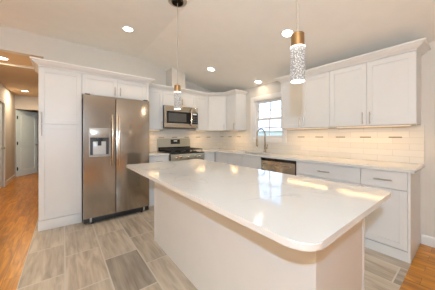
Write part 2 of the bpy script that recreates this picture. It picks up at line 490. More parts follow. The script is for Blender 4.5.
def panel_door(name, fr, w, h, label, hinge_left=True):
    """two-panel interior door leaf in frame fr: u 0..w, n 0..0.035"""
    r = thing(name, label, 'door', tuple(fr.p(0, 0, 0)))
    struct(r)
    m_ = MB(); t = 0.11
    zs = ((0.0, 0.20), (0.92, 1.04), (h - 0.12, h))
    m_.box(fr, 0, t, 0, 0.035, 0.008, h); m_.box(fr, w - t, w, 0, 0.035, 0.008, h)
    for a, b in zs: m_.box(fr, t, w - t, 0, 0.035, max(a, 0.008), b)
    for a, b in ((0.20, 0.92), (1.04, h - 0.12)):
        m_.box(fr, t, w - t, 0.014, 0.021, a, b)
        m_.box(fr, t + 0.03, w - t - 0.03, 0.004, 0.031, a + 0.035, b - 0.035, bev=0.007)
    m_.build('door_leaf', DOORP, r, smooth=False)
    for z in (0.25, 1.02, 1.80): MB().tube([fr.p(0.0, 0.045, z - 0.05), fr.p(0.0, 0.045, z + 0.05)], 0.011, 8).box(fr, -0.002, 0.03, 0.035, 0.041, z - 0.045, z + 0.045).build('hinge', HINGE, r)
    k_ = MB(); p0 = fr.p(w - 0.065, 0.035, 0.95); nn = fr.n
    k_.tube([p0, p0 + nn * 0.008], 0.03, 14); k_.tube([p0 + nn * 0.008, p0 + nn * 0.03, p0 + nn * 0.04, p0 + nn * 0.058, p0 + nn * 0.064], [0.011, 0.011, 0.024, 0.024, 0.012], 14)
    k_.build('door_knob', NICKEL, r)
    return r


a = math.atan2(4.916 - 4.305, -3.979 + 4.393)
df = Frame((-4.385, 4.36), (math.cos(a), math.sin(a)), (math.sin(a), -math.cos(a)))
panel_door('door_1', df, 0.735, 2.03, 'grey two-panel door standing ajar at the end of the hall')
mb = MB()
mb.box(W, HX + 0.016, -4.39 + 0.012, HY1 - 0.016, HY1, 0, 2.05); mb.box(W, -3.632, -3.55, HY1 - 0.016, HY1, 0, 2.05); mb.box(W, HX + 0.016, -3.55, HY1 - 0.016, HY1, 2.05, 2.13)
struct(mb.build('trim_3', HALLW, smooth=False))
dl = Frame((HX - 0.06, 2.17), (0, 1), (1, 0))
panel_door('door_2', dl, 0.76, 2.03, 'closed door in the left wall of the hall')
mb = MB(); mb.box(W, HX, HX + 0.016, 2.08, 2.16, 0, 2.04); mb.box(W, HX, HX + 0.016, 2.94, 3.02, 0, 2.04); mb.box(W, HX, HX + 0.016, 2.08, 3.02, 2.04, 2.12)
struct(mb.build('trim_4', TRIM, smooth=False))

# ------------------------------------------------------------------ cabinet helpers
T = 2.148


def bar_pull(parent, fr, c, length, vertical=True, mat=NICKEL):
    """c = (u, n of the door face, z) of the pull's centre"""
    u, n, z = c; h = length / 2; d = 0.03
    m_ = MB()
    if vertical:
        a, b = fr.p(u, n + d, z - h), fr.p(u, n + d, z + h)
        posts = [(u, z - h + 0.02), (u, z + h - 0.02)]
    else:
        a, b = fr.p(u - h, n + d, z), fr.p(u + h, n + d, z)
        posts = [(u - h + 0.02, z), (u + h - 0.02, z)]
    m_.tube([a, b], 0.0058, 10)
    for pu, pz in posts: m_.tube([fr.p(pu, n, pz), fr.p(pu, n + d, pz)], 0.0048, 8)
    return m_.build('handle', mat, parent)


def shaker(parent, fr, u0, u1, z0, z1, n, name='door', st=0.058, handle=None, vert=True, hl=0.15, flat=False):
    """shaker front: front face at n, 19 mm thick; handle = (u, z)"""
    g = 0.0016; u0 += g; u1 -= g
    m_ = MB(); t = 0.019
    if flat:
        m_.box(fr, u0, u1, n - t, n, z0, z1, bev=0.0025)
    else:
        m_.box(fr, u0, u0 + st, n - t, n, z0, z1, bev=0.0015); m_.box(fr, u1 - st, u1, n - t, n, z0, z1, bev=0.0015)
        m_.box(fr, u0 + st, u1 - st, n - t, n, z0, z0 + st, bev=0.0015); m_.box(fr, u0 + st, u1 - st, n - t, n, z1 - st, z1, bev=0.0015)
        m_.box(fr, u0 + st - 0.001, u1 - st + 0.001, n - t + 0.001, n - 0.008, z0 + st - 0.001, z1 - st + 0.001)
    o = m_.build(name, CAB, parent, smooth=False)
    if handle: bar_pull(o, fr, (handle[0], n, handle[1]), hl, vert)
    return o


def cabinet(name, label, fr, u0, u1, n, z0, z1, group=None, toe=0.0, cat='cabinet'):
    """carcass from the wall to 20 mm behind the door face n"""
    p = fr.p((u0 + u1) / 2, n / 2, z0 if not toe else 0.0)
    r = thing(name, label, cat, tuple(p), group)
    m_ = MB().box(fr, u0 + 0.0005, u1 - 0.0005, 0.002, n - 0.0205, z0, z1)
    m_.build('carcass', CAB, r, smooth=False)
    if toe: bx('toe_kick', CAB, r, fr, u0 + 0.0005, u1 - 0.0005, n - 0.06, n - 0.022, 0.0, toe - 0.001)
    return r


# ------------------------------------------------------------------ refrigerator wall
PD = 0.623
r = thing('pantry_cabinet', 'tall white pantry cabinet left of the steel refrigerator', 'cabinet', (-3.28, -PD / 2, 0))
bx('carcass', CAB, r, FL, XP, -3.0475, 0.002, PD - 0.0205, 0, T)
MB().box(FL, XP - 0.004, -3.0475, PD - 0.020, PD + 0.004, 0, 0.132, bev=0.003).build('base_board', CAB, r)
shaker(r, FL, XP + 0.002, -3.049, 1.397, T - 0.012, PD, handle=(-3.479, 1.475))
shaker(r, FL, XP + 0.002, -3.049, 0.138, 1.391, PD, handle=(-3.479, 1.315))

FX0, FXS, FX1, FN, FZ = -3.042, -2.640, -2.140, 0.802, 1.812
xpanel0, xpanel1 = -2.128, -2.085
r = thing('upper_cabinet', 'white two-door cabinet above the steel refrigerator', 'cabinet', (-2.58, -0.31, 1.845))
bx('carcass', CAB, r, FL, -3.0465, xpanel0 - 0.0005, 0.002, PD - 0.0205, 1.845, T)
shaker(r, FL, -3.0465, -2.583, 1.850, T - 0.012, PD, handle=(-2.621, 1.935), hl=0.13)
shaker(r, FL, -2.583, xpanel0 - 0.001, 1.850, T - 0.012, PD, handle=(-2.543, 1.935), hl=0.13)
tag(bx('refrigerator_end_panel', CAB, None, FL, xpanel0, xpanel1, 0.002, PD, 0, T, bev=0.001), 'tall narrow white panel at right side of the refrigerator', 'panel')

# refrigerator
r = thing('refrigerator', 'stainless steel side-by-side refrigerator with a dispenser in its left door', 'refrigerator', (-2.59, -0.42, 0))
bx('body', pmat('refrigerator_case', (0.10, 0.10, 0.10), 0.5), r, FL, FX0 + 0.006, FX1 - 0.006, 0.03, FN - 0.075, 0.03, FZ - 0.02)
ld = MB()
dx0, dx1, dz0, dz1 = -2.976, -2.712, 0.945, 1.353      # dispenser opening
za, zb = 0.092, FZ
u0, u1 = FX0, FXS - 0.0045
for a in ((u0, dx0, za, zb), (dx1, u1, za, zb), (dx0, dx1, za, dz0), (dx0, dx1, dz1, zb)):
    ld.box(FL, a[0], a[1], FN - 0.07, FN, a[2], a[3])
bmesh.ops.remove_doubles(ld.bm, verts=ld.bm.verts, dist=1e-5)
ldo = ld.build('door', STEEL, r, smooth=False)
rdo = bx('door', STEEL, r, FL, FXS + 0.0045, FX1, FN - 0.07, FN, za, zb, bev=0.006)


def fridge_handle(u, parent, tilt):
    m_ = MB(); pts = []
    z0, z1 = 0.80, 1.545
    for k in range(15):
        f = k / 14
        bow = 0.030 + 0.032 * math.sin(PI * f) ** 0.5
        pts.append(FL.p(u, FN + bow, z0 + (z1 - z0) * f))
    m_.tube(pts, 0.0125, 12)
    m_.tube([FL.p(u, FN, z0 + 0.005), FL.p(u, FN + 0.04, z0 + 0.012)], 0.012, 12); m_.tube([FL.p(u, FN, z1 - 0.005), FL.p(u, FN + 0.04, z1 - 0.012)], 0.012, 12)
    return m_.build('handle', STEELH, parent)


fridge_handle(-2.690, ldo, 1); fridge_handle(-2.600, rdo, -1)
d = bx('dispenser', DISPC, ldo, FL, dx0, dx1, FN - 0.069, FN - 0.062, dz0, dz1)
mb = MB()
for a in ((dx0, dx0 + 0.012, dz0, dz1), (dx1 - 0.012, dx1, dz0, dz1), (dx0 + 0.012, dx1 - 0.012, dz0, dz0 + 0.012), (dx0 + 0.012, dx1 - 0.012, dz1 - 0.012, dz1)):
    mb.box(FL, a[0], a[1], FN - 0.062, FN + 0.003, a[2], a[3])
mb.build('dispenser_bezel', DISPL, d, smooth=False)
bx('dispenser_panel', DISPL, d, FL, dx0 + 0.012, dx1 - 0.012, FN - 0.05, FN + 0.002, 1.215, dz1 - 0.012, bev=0.004)
mb = MB(); mb.box(FL, dx0 + 0.05, dx1 - 0.05, FN - 0.061, FN - 0.040, 0.97, 1.16, bev=0.005)
mb.build('dispenser_backplate', DISPB, d)
mb = MB(); mb.box(FL, -2.885, -2.805, FN - 0.060, FN - 0.008, 1.165, 1.215, bev=0.006); mb.box(FL, -2.868, -2.822, FN - 0.044, FN - 0.03, 1.10, 1.165, bev=0.004)
mb.build('dispenser_paddle', BLACK, d)
bx('drip_tray', DISPL, d, FL, dx0 + 0.012, dx1 - 0.012, FN - 0.06, FN - 0.004, dz0 + 0.012, dz0 + 0.022)
gr = bx('base_grille', BLACK, r, FL, FX0 + 0.004, FX1 - 0.004, 0.10, FN - 0.012, 0.022, 0.086, bev=0.004)
mb = MB()
for k in range(3): mb.box(FL, FX0 + 0.13, FX1 - 0.13, FN - 0.012, FN - 0.008, 0.032 + k * 0.017, 0.040 + k * 0.017)
mb.build('grille_slats', BLACK, gr, smooth=False)
for u in (-2.955, -2.225): bx('roller_cover', DISPL, gr, FL, u - 0.012, u + 0.012, FN - 0.012, FN - 0.003, 0.03, 0.088, bev=0.003)
for u in (-2.93, -2.25): MB().tube([FL.p(u, FN - 0.05, 0.0), FL.p(u, FN - 0.05, 0.03)], 0.018, 12).build('foot', BLACK, r)
for u in (FX0 + 0.05, FX1 - 0.05): MB().box(FL, u - 0.03, u + 0.03, FN - 0.10, FN - 0.012, FZ + 0.0005, FZ + 0.018, bev=0.003).build('hinge_cover', BLACK, r)
bx('badge', CHROME, rdo, FL, -2.245, -2.175, FN, FN + 0.002, 1.730, 1.748)

# upper cabinets on the refrigerator wall and around the corner
UB, UZ = 0.325, 1.367
XM0, XM1, XDG, YDG, YCE = -1.707, -0.942, -0.606, 0.614, 0.942
r = cabinet('upper_cabinet', 'white single-door wall cabinet between refrigerator panel and microwave', FL, xpanel1 + 0.001, XM0, UB, UZ, T, 'white wall cabinets')
shaker(r, FL, xpanel1 + 0.002, XM0, UZ + 0.003, T - 0.012, UB, handle=(XM0 - 0.032, 1.455), hl=0.13)
r = cabinet('upper_cabinet', 'short white two-door cabinet directly above the microwave', FL, XM0, XM1, UB, 1.850, T, 'white wall cabinets')
xm = (XM0 + XM1) / 2
shaker(r, FL, XM0, xm, 1.853, T - 0.012, UB, handle=(xm - 0.03, 1.945), hl=0.12)
shaker(r, FL, xm, XM1, 1.853, T - 0.012, UB, handle=(xm + 0.03, 1.945), hl=0.12)
r = cabinet('upper_cabinet', 'white single-door wall cabinet right of the microwave', FL, XM1, XDG, UB, UZ, T, 'white wall cabinets')
shaker(r, FL, XM1, XDG, UZ + 0.003, T - 0.012, UB, handle=(XM1 + 0.03, 1.455), hl=0.13)
# diagonal corner cabinet
r = thing('corner_cabinet', 'white diagonal wall cabinet in the corner of the room', 'cabinet', (-0.3, -0.3, UZ), 'white wall cabinets')
dd = Vector((-UB - XDG, -(YDG - UB), 0)); L = dd.length; dd.normalize()
FD = Frame((XDG, -UB), (dd.x, dd.y), (dd.y, -dd.x))
q = 0.0205
MB().prism([(-0.002, -0.002, UZ), (XDG + 0.0005, -0.002, UZ), (XDG + 0.0005, -UB + q, UZ), (XDG + q * 0.45, -UB + q * 0.9, UZ), (-UB + q * 0.9, -YDG + q * 0.45, UZ), (-UB + q, -YDG + 0.0005, UZ), (-0.002, -YDG + 0.0005, UZ)], (0, 0, T - UZ)).build('carcass', CAB, r, smooth=False)
shaker(r, FD, 0.006, L - 0.006, UZ + 0.003, T - 0.012, 0.0, handle=(L - 0.04, 1.455), hl=0.13)
r = cabinet('upper_cabinet', 'white single-door wall cabinet left of the kitchen window', FR, YDG, YCE, UB, UZ, T, 'white wall cabinets')
shaker(r, FR, YDG, YCE, UZ + 0.003, T - 0.012, UB, handle=(YCE - 0.035, 1.455), hl=0.13)
# upper cabinets right of the window
US = (2.062, 2.4426, 2.8477, 3.276, 3.709)
for a, b, c, lab in ((US[0], US[1], US[2], 'white two-door wall cabinet beside the window, left of its neighbour'), (US[2], US[3], US[4], 'white two-door wall cabinet at the far right, its crown ending by bare wall')):
    r = cabinet('upper_cabinet', lab, FR, a, c, UB, UZ, T, 'white wall cabinets')
    shaker(r, FR, a, b, UZ + 0.003, T - 0.012, UB, handle=(b - 0.036, 1.458), hl=0.145)
    shaker(r, FR, b, c, UZ + 0.003, T - 0.012, UB, handle=(b + 0.036, 1.458), hl=0.145)

# crown mouldings (outward, height)
c_ = 0.0765
prof = [(-0.02, T), (0.002, T), (0.002, T + 0.010), (0.010, T + 0.014), (0.018, T + 0.020), (0.036, T + 0.030), (0.054, T + 0.046), (0.062, T + 0.058), (c_, T + 0.060), (c_, T + c_), (-0.02, T + c_)]
tag(MB().sweep([(XP, -0.003), (XP, -PD), (xpanel1, -PD), (xpanel1, -UB - c_ - 0.004)], prof, -1).build('crown_molding', TRIM), 'white crown molding on top of pantry and refrigerator cabinets', 'molding')
tag(MB().sweep([(xpanel1 + 0.082, -UB), (XDG, -UB), (-UB, -YDG), (-UB, -YCE), (-0.003, -YCE)], prof, -1).build('crown_molding', TRIM), 'white crown molding above microwave, turning through the corner to the window', 'molding')
tag(MB().sweep([(-0.003, -US[0]), (-UB, -US[0]), (-UB, -US[4]), (-0.003, -US[4])], prof, -1).build('crown_molding', TRIM), 'long white crown molding on the wall cabinets right of the window', 'molding')

# microwave
r = thing('microwave', 'stainless steel over-the-range microwave with black glass door', 'microwave', (xm, -0.2, 1.408))
MN = 0.40
bx('body', BLACK, r, FL, XM0 + 0.002, XM1 - 0.002, 0.004, MN - 0.0125, 1.412, 1.847)
d = MB()
d.box(FL, XM0 + 0.002, -1.10, MN - 0.012, MN, 1.735, 1.846, bev=0.003); d.box(FL, XM0 + 0.002, -1.10, MN - 0.012, MN, 1.412, 1.495, bev=0.003)
d.box(FL, XM0 + 0.002, -1.665, MN - 0.012, MN, 1.495, 1.735)
do = d.build('door', STEELD, r, smooth=False)
bx('door_window', BGLASS, do, FL, -1.665, -1.10, MN - 0.011, MN - 0.001, 1.495, 1.735)
bx('window_mesh', pmat('microwave_screen', (0.09, 0.09, 0.09), 0.3, var=0.2, scale=200), do, FL, -1.62, -1.23, MN - 0.001, MN, 1.53, 1.70)
mb = MB(); mb.tube([FL.p(-1.128, MN, 1.47), FL.p(-1.128, MN + 0.035, 1.485), FL.p(-1.128, MN + 0.045, 1.55), FL.p(-1.128, MN + 0.045, 1.72), FL.p(-1.128, MN + 0.035, 1.785), FL.p(-1.128, MN, 1.80)], 0.016, 10)
mb.build('handle', STEELH, do)
cp = bx('control_panel', BGLASS, r, FL, -1.096, XM1 - 0.002, MN - 0.012, MN, 1.495, 1.735)
bx('control_trim', STEELD, r, FL, -1.096, XM1 - 0.002, MN - 0.012, MN, 1.737, 1.846, bev=0.003)
bx('control_trim', STEELD, r, FL, -1.096, XM1 - 0.002, MN - 0.012, MN, 1.412, 1.493, bev=0.003)
mb = MB()
for i in range(3):
    for j in range(4): mb.box(FL, -1.075 + i * 0.04, -1.047 + i * 0.04, MN, MN + 0.0012, 1.52 + j * 0.038, 1.543 + j * 0.038)
mb.build('buttons', pmat('button_grey', (0.12, 0.12, 0.12), 0.4), cp, smooth=False)
bx('clock_display', CLOCK, cp, FL, -1.07, -0.975, MN, MN + 0.001, 1.69, 1.72)
bx('vent_grille', BLACK, r, FL, XM0 + 0.03, XM1 - 0.03, 0.03, MN - 0.0125, 1.404, 1.412)

# range
RX0, RX1, RN = -1.712, -0.950, 0.665
r = thing('gas_range', 'stainless steel gas range with black grates between white base cabinets', 'range', ((RX0 + RX1) / 2, -0.33, 0))
bx('body', STEELD, r, FL, RX0 + 0.002, RX1 - 0.002, 0.022, RN - 0.04, 0.06, 0.898)
bx('cooktop', BGLASS, r, FL, RX0, RX1, 0.085, RN, 0.898, 0.918, bev=0.004)
bg = MB().prism([FL.p(RX0, 0.022, 0.90), FL.p(RX0, 0.082, 0.90), FL.p(RX0, 0.082, 1.00), FL.p(RX0, 0.070, 1.185), FL.p(RX0, 0.022, 1.185)], (RX1 - RX0, 0, 0)).build('backguard', STEELG, r, smooth=False)
bx('oven_display', BGLASS, bg, FL, -1.43, -1.21, 0.070, 0.080, 1.065, 1.165)
bx('clock_display', CLOCK, bg, FL, -1.36, -1.28, 0.080, 0.081, 1.12, 1.145)
bx('lower_panel', BGLASS, bg, FL, RX0 + 0.004, RX1 - 0.004, 0.082, 0.0845, 0.92, 1.005)
cpn = bx('control_panel', STEELG, r, FL, RX0, RX1, RN - 0.04, RN + 0.005, 0.775, 0.896, bev=0.006)
bx('panel_end', BLACK, cpn, FL, RX0 - 0.0005, RX0 + 0.012, RN - 0.03, RN + 0.0075, 0.778, 0.893)
for k, u in enumerate((-1.585, -1.50, -1.331, -1.165, -1.08)):
    p0 = FL.p(u, RN + 0.005, 0.838); nn = Vector((0, -1, 0))
    MB().tube([p0, p0 + nn * 0.008, p0 + nn * 0.009, p0 + nn * 0.034, p0 + nn * 0.038], [0.027, 0.027, 0.021, 0.019, 0.014], 16).build('knob', CHROME, cpn)
od = bx('oven_door', STEELD, r, FL, RX0 + 0.004, RX1 - 0.004, RN - 0.039, RN, 0.19, 0.768, bev=0.005)
bx('oven_window', BGLASS, od, FL, RX0 + 0.12, RX1 - 0.12, RN, RN + 0.002, 0.33, 0.62)
MB().tube([FL.p(RX0 + 0.05, RN + 0.05, 0.72), FL.p(RX1 - 0.05, RN + 0.05, 0.72)], 0.012, 12).tube([FL.p(RX0 + 0.08, RN, 0.72), FL.p(RX0 + 0.08, RN + 0.05, 0.72)], 0.009, 8).tube([FL.p(RX1 - 0.08, RN, 0.72), FL.p(RX1 - 0.08, RN + 0.05, 0.72)], 0.009, 8).build('handle', STEELH, od)
bx('drawer', STEELD, r, FL, RX0 + 0.004, RX1 - 0.004, RN - 0.039, RN, 0.062, 0.184, bev=0.005)
for u in (RX0 + 0.06, RX1 - 0.06):
    for n_ in (0.6, 0.1): MB().tube([FL.p(u, n_, 0), FL.p(u, n_, 0.06)], 0.018, 10).build('foot', BLACK, r)
for k in range(3):
    a = RX0 + 0.025 + k * 0.2385; b = a + 0.232
    mb = MB(); z0, z1 = 0.962, 0.982
    mb.box(FL, a, a + 0.014, 0.11, 0.63, z0, z1); mb.box(FL, b - 0.014, b, 0.11, 0.63, z0, z1)
    for n_ in (0.11, 0.24, 0.365, 0.49, 0.616): mb.box(FL, a + 0.014, b - 0.014, n_, n_ + 0.014, z0, z1)
    mb.box(FL, (a + b) / 2 - 0.007, (a + b) / 2 + 0.007, 0.124, 0.616, z0 + 0.001, z1 - 0.001)
    for u in (a + 0.007, b - 0.007):
        for n_ in (0.117, 0.623): mb.tube([FL.p(u, n_, 0.918), FL.p(u, n_, z0)], 0.007, 8)
    mb.build('grate', IRON, r, smooth=False)
for u in (RX0 + 0.14, (RX0 + RX1) / 2, RX1 - 0.14):
    for n_ in (0.22, 0.50):
        MB().lathe(FL.p(u, n_, 0.918), [(0.055, 0), (0.055, 0.006), (0.036, 0.008), (0.034, 0.016), (0.001, 0.017)], 20).build('burner', IRON, r)

# backsplashes
BSZ0, BSZ1 = 0.9135, 1.366
b1 = tag(MB().box(FL, xpanel1, -0.0005, 0.0005, 0.009, BSZ0, 1.366).box(FL, XM0, XM1, 0.0005, 0.009, 1.366, 1.404).build('backsplash', SPL, smooth=False), 'warm lit white tile backsplash behind the gas range', 'backsplash')
for k in range(6):
    u = -1.985 + k * 0.308
    if RX0 - 0.1 < u < RX0 + 0.02: continue
    bx('accent_tile', ACC, b1, FL, u, u + 0.125, 0.009, 0.0105, 1.204, 1.219)
mb = MB(); mb.box(FR, 0.0095, 1.085, 0.0005, 0.009, BSZ0, BSZ1); mb.box(FR, 1.085, 1.976, 0.0005, 0.009, BSZ0, 1.107); mb.box(FR, 1.976, 3.7365, 0.0005, 0.009, BSZ0, BSZ1)
b2 = tag(mb.build('backsplash', SPR, smooth=False), 'white tile backsplash running under the kitchen window to the right', 'backsplash')
for u in [0.03 + k * 0.308 for k in range(3)] + [2.19, 2.498, 2.806, 3.114, 3.422]:
    bx('accent_tile', ACC, b2, FR, u, u + 0.125, 0.009, 0.0105, 1.215, 1.230)

# ------------------------------------------------------------------ base cabinets and counters
BF, CT, TH = 0.61, 0.913, 0.03
ZB = CT - TH - 0.001
r = cabinet('base_cabinet', 'white base cabinet between refrigerator panel and gas range', FL, xpanel1 + 0.001, RX0 - 0.002, BF, 0.10, ZB, 'white base cabinets', toe=0.10)
shaker(r, FL, xpanel1 + 0.002, RX0 - 0.003, 0.70, ZB - 0.006, BF, name='drawer', handle=(-1.90, 0.785), vert=False, flat=True, hl=0.13)
shaker(r, FL, xpanel1 + 0.002, RX0 - 0.003, 0.105, 0.695, BF, handle=(-1.75, 0.60))
r = cabinet('base_cabinet', 'narrow white base cabinet right of the gas range', FL, RX1 + 0.002, -BF - 0.03, BF, 0.10, ZB, 'white base cabinets', toe=0.10)
shaker(r, FL, RX1 + 0.003, -BF - 0.032, 0.70, ZB - 0.006, BF, name='drawer', flat=True)
shaker(r, FL, RX1 + 0.003, -BF - 0.032, 0.105, 0.695, BF)
r = cabinet('base_cabinet', 'white corner base cabinet under the counter in the room corner', FR, 0.002, 0.955, BF, 0.10, ZB, 'white base cabinets')
bx('filler', CAB, r, FR, BF + 0.001, BF + 0.03, BF - 0.020, BF, 0.105, ZB - 0.006)
shaker(r, FR, BF + 0.03, 0.955, 0.70, ZB - 0.006, BF, name='drawer', flat=True)
shaker(r, FR, BF + 0.03, 0.955, 0.105, 0.695, BF)
r = thing('sink_cabinet', 'white base cabinet under the sink, left of the dishwasher', 'cabinet', (-0.3, -1.41, 0), 'white base cabinets')
mb = MB()
mb.box(FR, 0.9555, 0.975, 0.002, BF - 0.0205, 0.10, ZB); mb.box(FR, 1.85, 1.869, 0.002, BF - 0.0205, 0.10, ZB); mb.box(FR, 0.975, 1.85, 0.002, BF - 0.0205, 0.10, 0.12); mb.box(FR, 0.975, 1.85, BF - 0.04, BF - 0.0205, 0.12, ZB)
mb.build('carcass', CAB, r, smooth=False)
bx('toe_kick', CAB, r, FR, 0.956, 1.869, BF - 0.06, BF - 0.022, 0, 0.099)
for a, b in ((0.956, 1.4125), (1.4125, 1.869)):
    shaker(r, FR, a, b, 0.70, ZB - 0.006, BF, name='drawer', flat=True)
    shaker(r, FR, a, b, 0.105, 0.695, BF, handle=((1.38 if a < 1 else 1.445), 0.60))
# dishwasher
r = thing('dishwasher', 'stainless steel dishwasher under the counter, right of the sink', 'dishwasher', (-0.3, -2.19, 0))
bx('body', DARK, r, FR, 1.873, 2.507, 0.03, BF - 0.03, 0.10, ZB - 0.004)
dd_ = bx('door', STEELD, r, FR, 1.882, 2.500, BF - 0.029, BF + 0.012, 0.115, 0.835, bev=0.006)
bx('control_strip', BGLASS, r, FR, 1.876, 2.505, BF - 0.029, BF + 0.008, 0.838, ZB - 0.004)
bx('side_gasket', BLACK, r, FR, 2.5005, 2.508, BF - 0.029, BF + 0.010, 0.115, 0.836)
MB().box(FR, 1.93, 2.45, BF + 0.012, BF + 0.030, 0.775, 0.800, bev=0.007).build('handle', STEELH, dd_)
bx('toe_kick', BLACK, r, FR, 1.88, 2.505, BF - 0.09, BF - 0.06, 0, 0.10)
# drawer bases
r = cabinet('base_cabinet', 'wide white drawer base cabinet right of the dishwasher', FR, 2.512, 3.295, BF, 0.10, ZB, 'white base cabinets', toe=0.10)
bx('filler', CAB, r, FR, 2.513, 2.532, BF - 0.0195, BF - 0.002, 0.105, ZB)
shaker(r, FR, 2.534, 3.295, 0.697, ZB - 0.006, BF, name='drawer', flat=True, handle=(2.897, 0.782), vert=False, hl=0.15)
shaker(r, FR, 2.534, 2.914, 0.105, 0.692, BF, handle=(2.88, 0.60)); shaker(r, FR, 2.914, 3.295, 0.105, 0.692, BF, handle=(2.95, 0.60))
r = cabinet('base_cabinet', 'white base cabinet at right end of the counter, one drawer over one door', FR, 3.2955, 3.683, BF, 0.10, ZB, 'white base cabinets', toe=0.10)
shaker(r, FR, 3.2955, 3.683, 0.697, ZB - 0.006, BF, name='drawer', flat=True, handle=(3.497, 0.786), vert=False, hl=0.15)
shaker(r, FR, 3.2955, 3.683, 0.108, 0.692, BF, handle=(3.335, 0.60))
bx('end_panel', CAB, r, FR, 3.6835, 3.703, 0.002, BF - 0.001, 0.0, ZB)
bx('base_board', CAB, r, FR, 2.512, 3.6825, BF - 0.0215, BF - 0.004, 0.0, 0.098)

# countertops
CE = 0.645
tag(MB().box(FL, xpanel1 + 0.001, RX0 - 0.001, 0.0015, CE, CT - TH, CT, bev=0.003).build('countertop', QUARTZ), 'short white quartz countertop left of the gas range', 'countertop')
SK = (1.06, 1.77, 0.16, 0.53)   # sink cut-out: u0, u1, n0, n1 on the window wall
mb = MB()
mb.box(FL, RX1 + 0.001, -0.0015, 0.0015, CE, CT - TH, CT)
mb.box(FR, CE, SK[0], 0.0015, CE, CT - TH, CT); mb.box(FR, SK[1], 3.735, 0.0015, CE, CT - TH, CT)
mb.box(FR, SK[0], SK[1], 0.0015, SK[2], CT - TH, CT); mb.box(FR, SK[0], SK[1], SK[3], CE, CT - TH, CT)
bmesh.ops.remove_doubles(mb.bm, verts=mb.bm.verts, dist=1e-5)
tag(mb.build('countertop', QUARTZ, smooth=False), 'long white quartz countertop from the range round the corner past the sink', 'countertop')
# sink
mb = MB(); u0, u1, n0, n1 = SK; zb_, zt_ = 0.69, CT - TH - 0.0005; w_ = 0.012
mb.box(FR, u0 - w_, u1 + w_, n0 - w_, n0, zb_, zt_); mb.box(FR, u0 - w_, u1 + w_, n1, n1 + w_, zb_, zt_)
mb.box(FR, u0 - w_, u0, n0, n1, zb_, zt_); mb.box(FR, u1, u1 + w_, n0, n1, zb_, zt_); mb.box(FR, u0 - w_, u1 + w_, n0 - w_, n1 + w_, zb_ - w_, zb_)
o = tag(mb.build('sink', SINKM, smooth=False), 'undermount steel sink basin below the kitchen window', 'sink')
mb = MB(); mb.lathe(FR.p(1.415, 0.345, zb_), [(0.045, 0), (0.045, 0.003), (0.03, 0.003), (0.03, 0.001), (0.001, 0.001)], 20).build('drain', CHROME, o)
# faucet
r = thing('faucet', 'brushed gooseneck pull-down faucet at the sink under the window', 'faucet', (-0.09, -1.54, CT))
fx, fy = -0.09, -1.54
MB().lathe((fx, fy, CT), [(0.030, 0), (0.030, 0.008), (0.024, 0.016), (0.021, 0.05), (0.021, 0.13), (0.018, 0.15), (0.013, 0.16)], 20).build('base', BRONZE, r)
pts = [(fx, fy, CT + 0.15), (fx, fy, CT + 0.36)]
rad = 0.105
for k in range(1, 13):
    a = PI * k / 12; pts.append((fx - rad + rad * math.cos(a), fy + 0.02 * (k / 12), CT + 0.36 + rad * math.sin(a)))
pts.append((fx - 2 * rad - 0.002, fy + 0.02, CT + 0.27))
MB().tube(pts, 0.0125, 12).build('spout', BRONZE, r)
sx, sy = fx - 2 * rad - 0.002, fy + 0.02
MB().tube([(sx, sy, CT + 0.28), (sx, sy, CT + 0.26), (sx - 0.004, sy, CT + 0.17), (sx - 0.006, sy, CT + 0.12)], [0.014, 0.018, 0.020, 0.022], 14).build('spray_head', BRONZE, r)
MB().tube([(fx, fy - 0.015, CT + 0.085), (fx, fy - 0.05, CT + 0.085)], 0.015, 12).tube([(fx, fy - 0.045, CT + 0.085), (fx - 0.015, fy - 0.075, CT + 0.165)], [0.008, 0.0055], 10).build('handle', BRONZE, r)

# ------------------------------------------------------------------ island
IX0, IX1, IY0, IY1 = -2.702, -1.752, -1.668, -3.780
r = thing('kitchen_island', 'large white kitchen island with plain panelled sides', 'island', (-2.09, -2.7, 0))
bxx0, bxx1, by0, by1 = -2.405, -1.78, -1.76, -3.650
ZI = 0.886
bx('side_panel', CAB, r, W, bxx0, bxx0 + 0.018, by1 + 0.019, by0 - 0.019, 0, ZI)
bx('end_panel', CAB, r, W, bxx0 + 0.004, bxx1 - 0.02, by1, by1 + 0.018, 0, ZI)
bx('end_panel', CAB, r, W, bxx0 + 0.004, bxx1 - 0.02, by0 - 0.018, by0, 0, ZI)
bx('corner_bead', CAB, r, W, bxx0 - 0.004, bxx0 + 0.003, by1 - 0.004, by1 + 0.0185, 0, ZI)
bx('corner_bead', CAB, r, W, bxx0 - 0.004, bxx0 + 0.003, by0 - 0.0185, by0 + 0.004, 0, ZI)
bx('stile', CAB, r, W, bxx1 - 0.0195, bxx1, by1 - 0.004, by1 + 0.03, 0, ZI)
bx('carcass', CAB, r, W, bxx0 + 0.0185, bxx1 - 0.02, by1 + 0.0185, by0 - 0.0185, 0.10, ZI)
FI = Frame((0, 0), (0, 1), (1, 0))
wdt = (by0 - by1 - 0.05) / 3
for k in range(3):
    a = by1 + 0.032 + k * wdt
    shaker(r, FI, a, a + wdt, 0.70, ZI - 0.01, bxx1, name='drawer', flat=True, handle=(a + wdt / 2, 0.785), vert=False)
    shaker(r, FI, a, a + wdt / 2, 0.105, 0.695, bxx1, handle=(a + wdt / 2 - 0.03, 0.60)); shaker(r, FI, a + wdt / 2, a + wdt, 0.105, 0.695, bxx1, handle=(a + wdt / 2 + 0.03, 0.60))
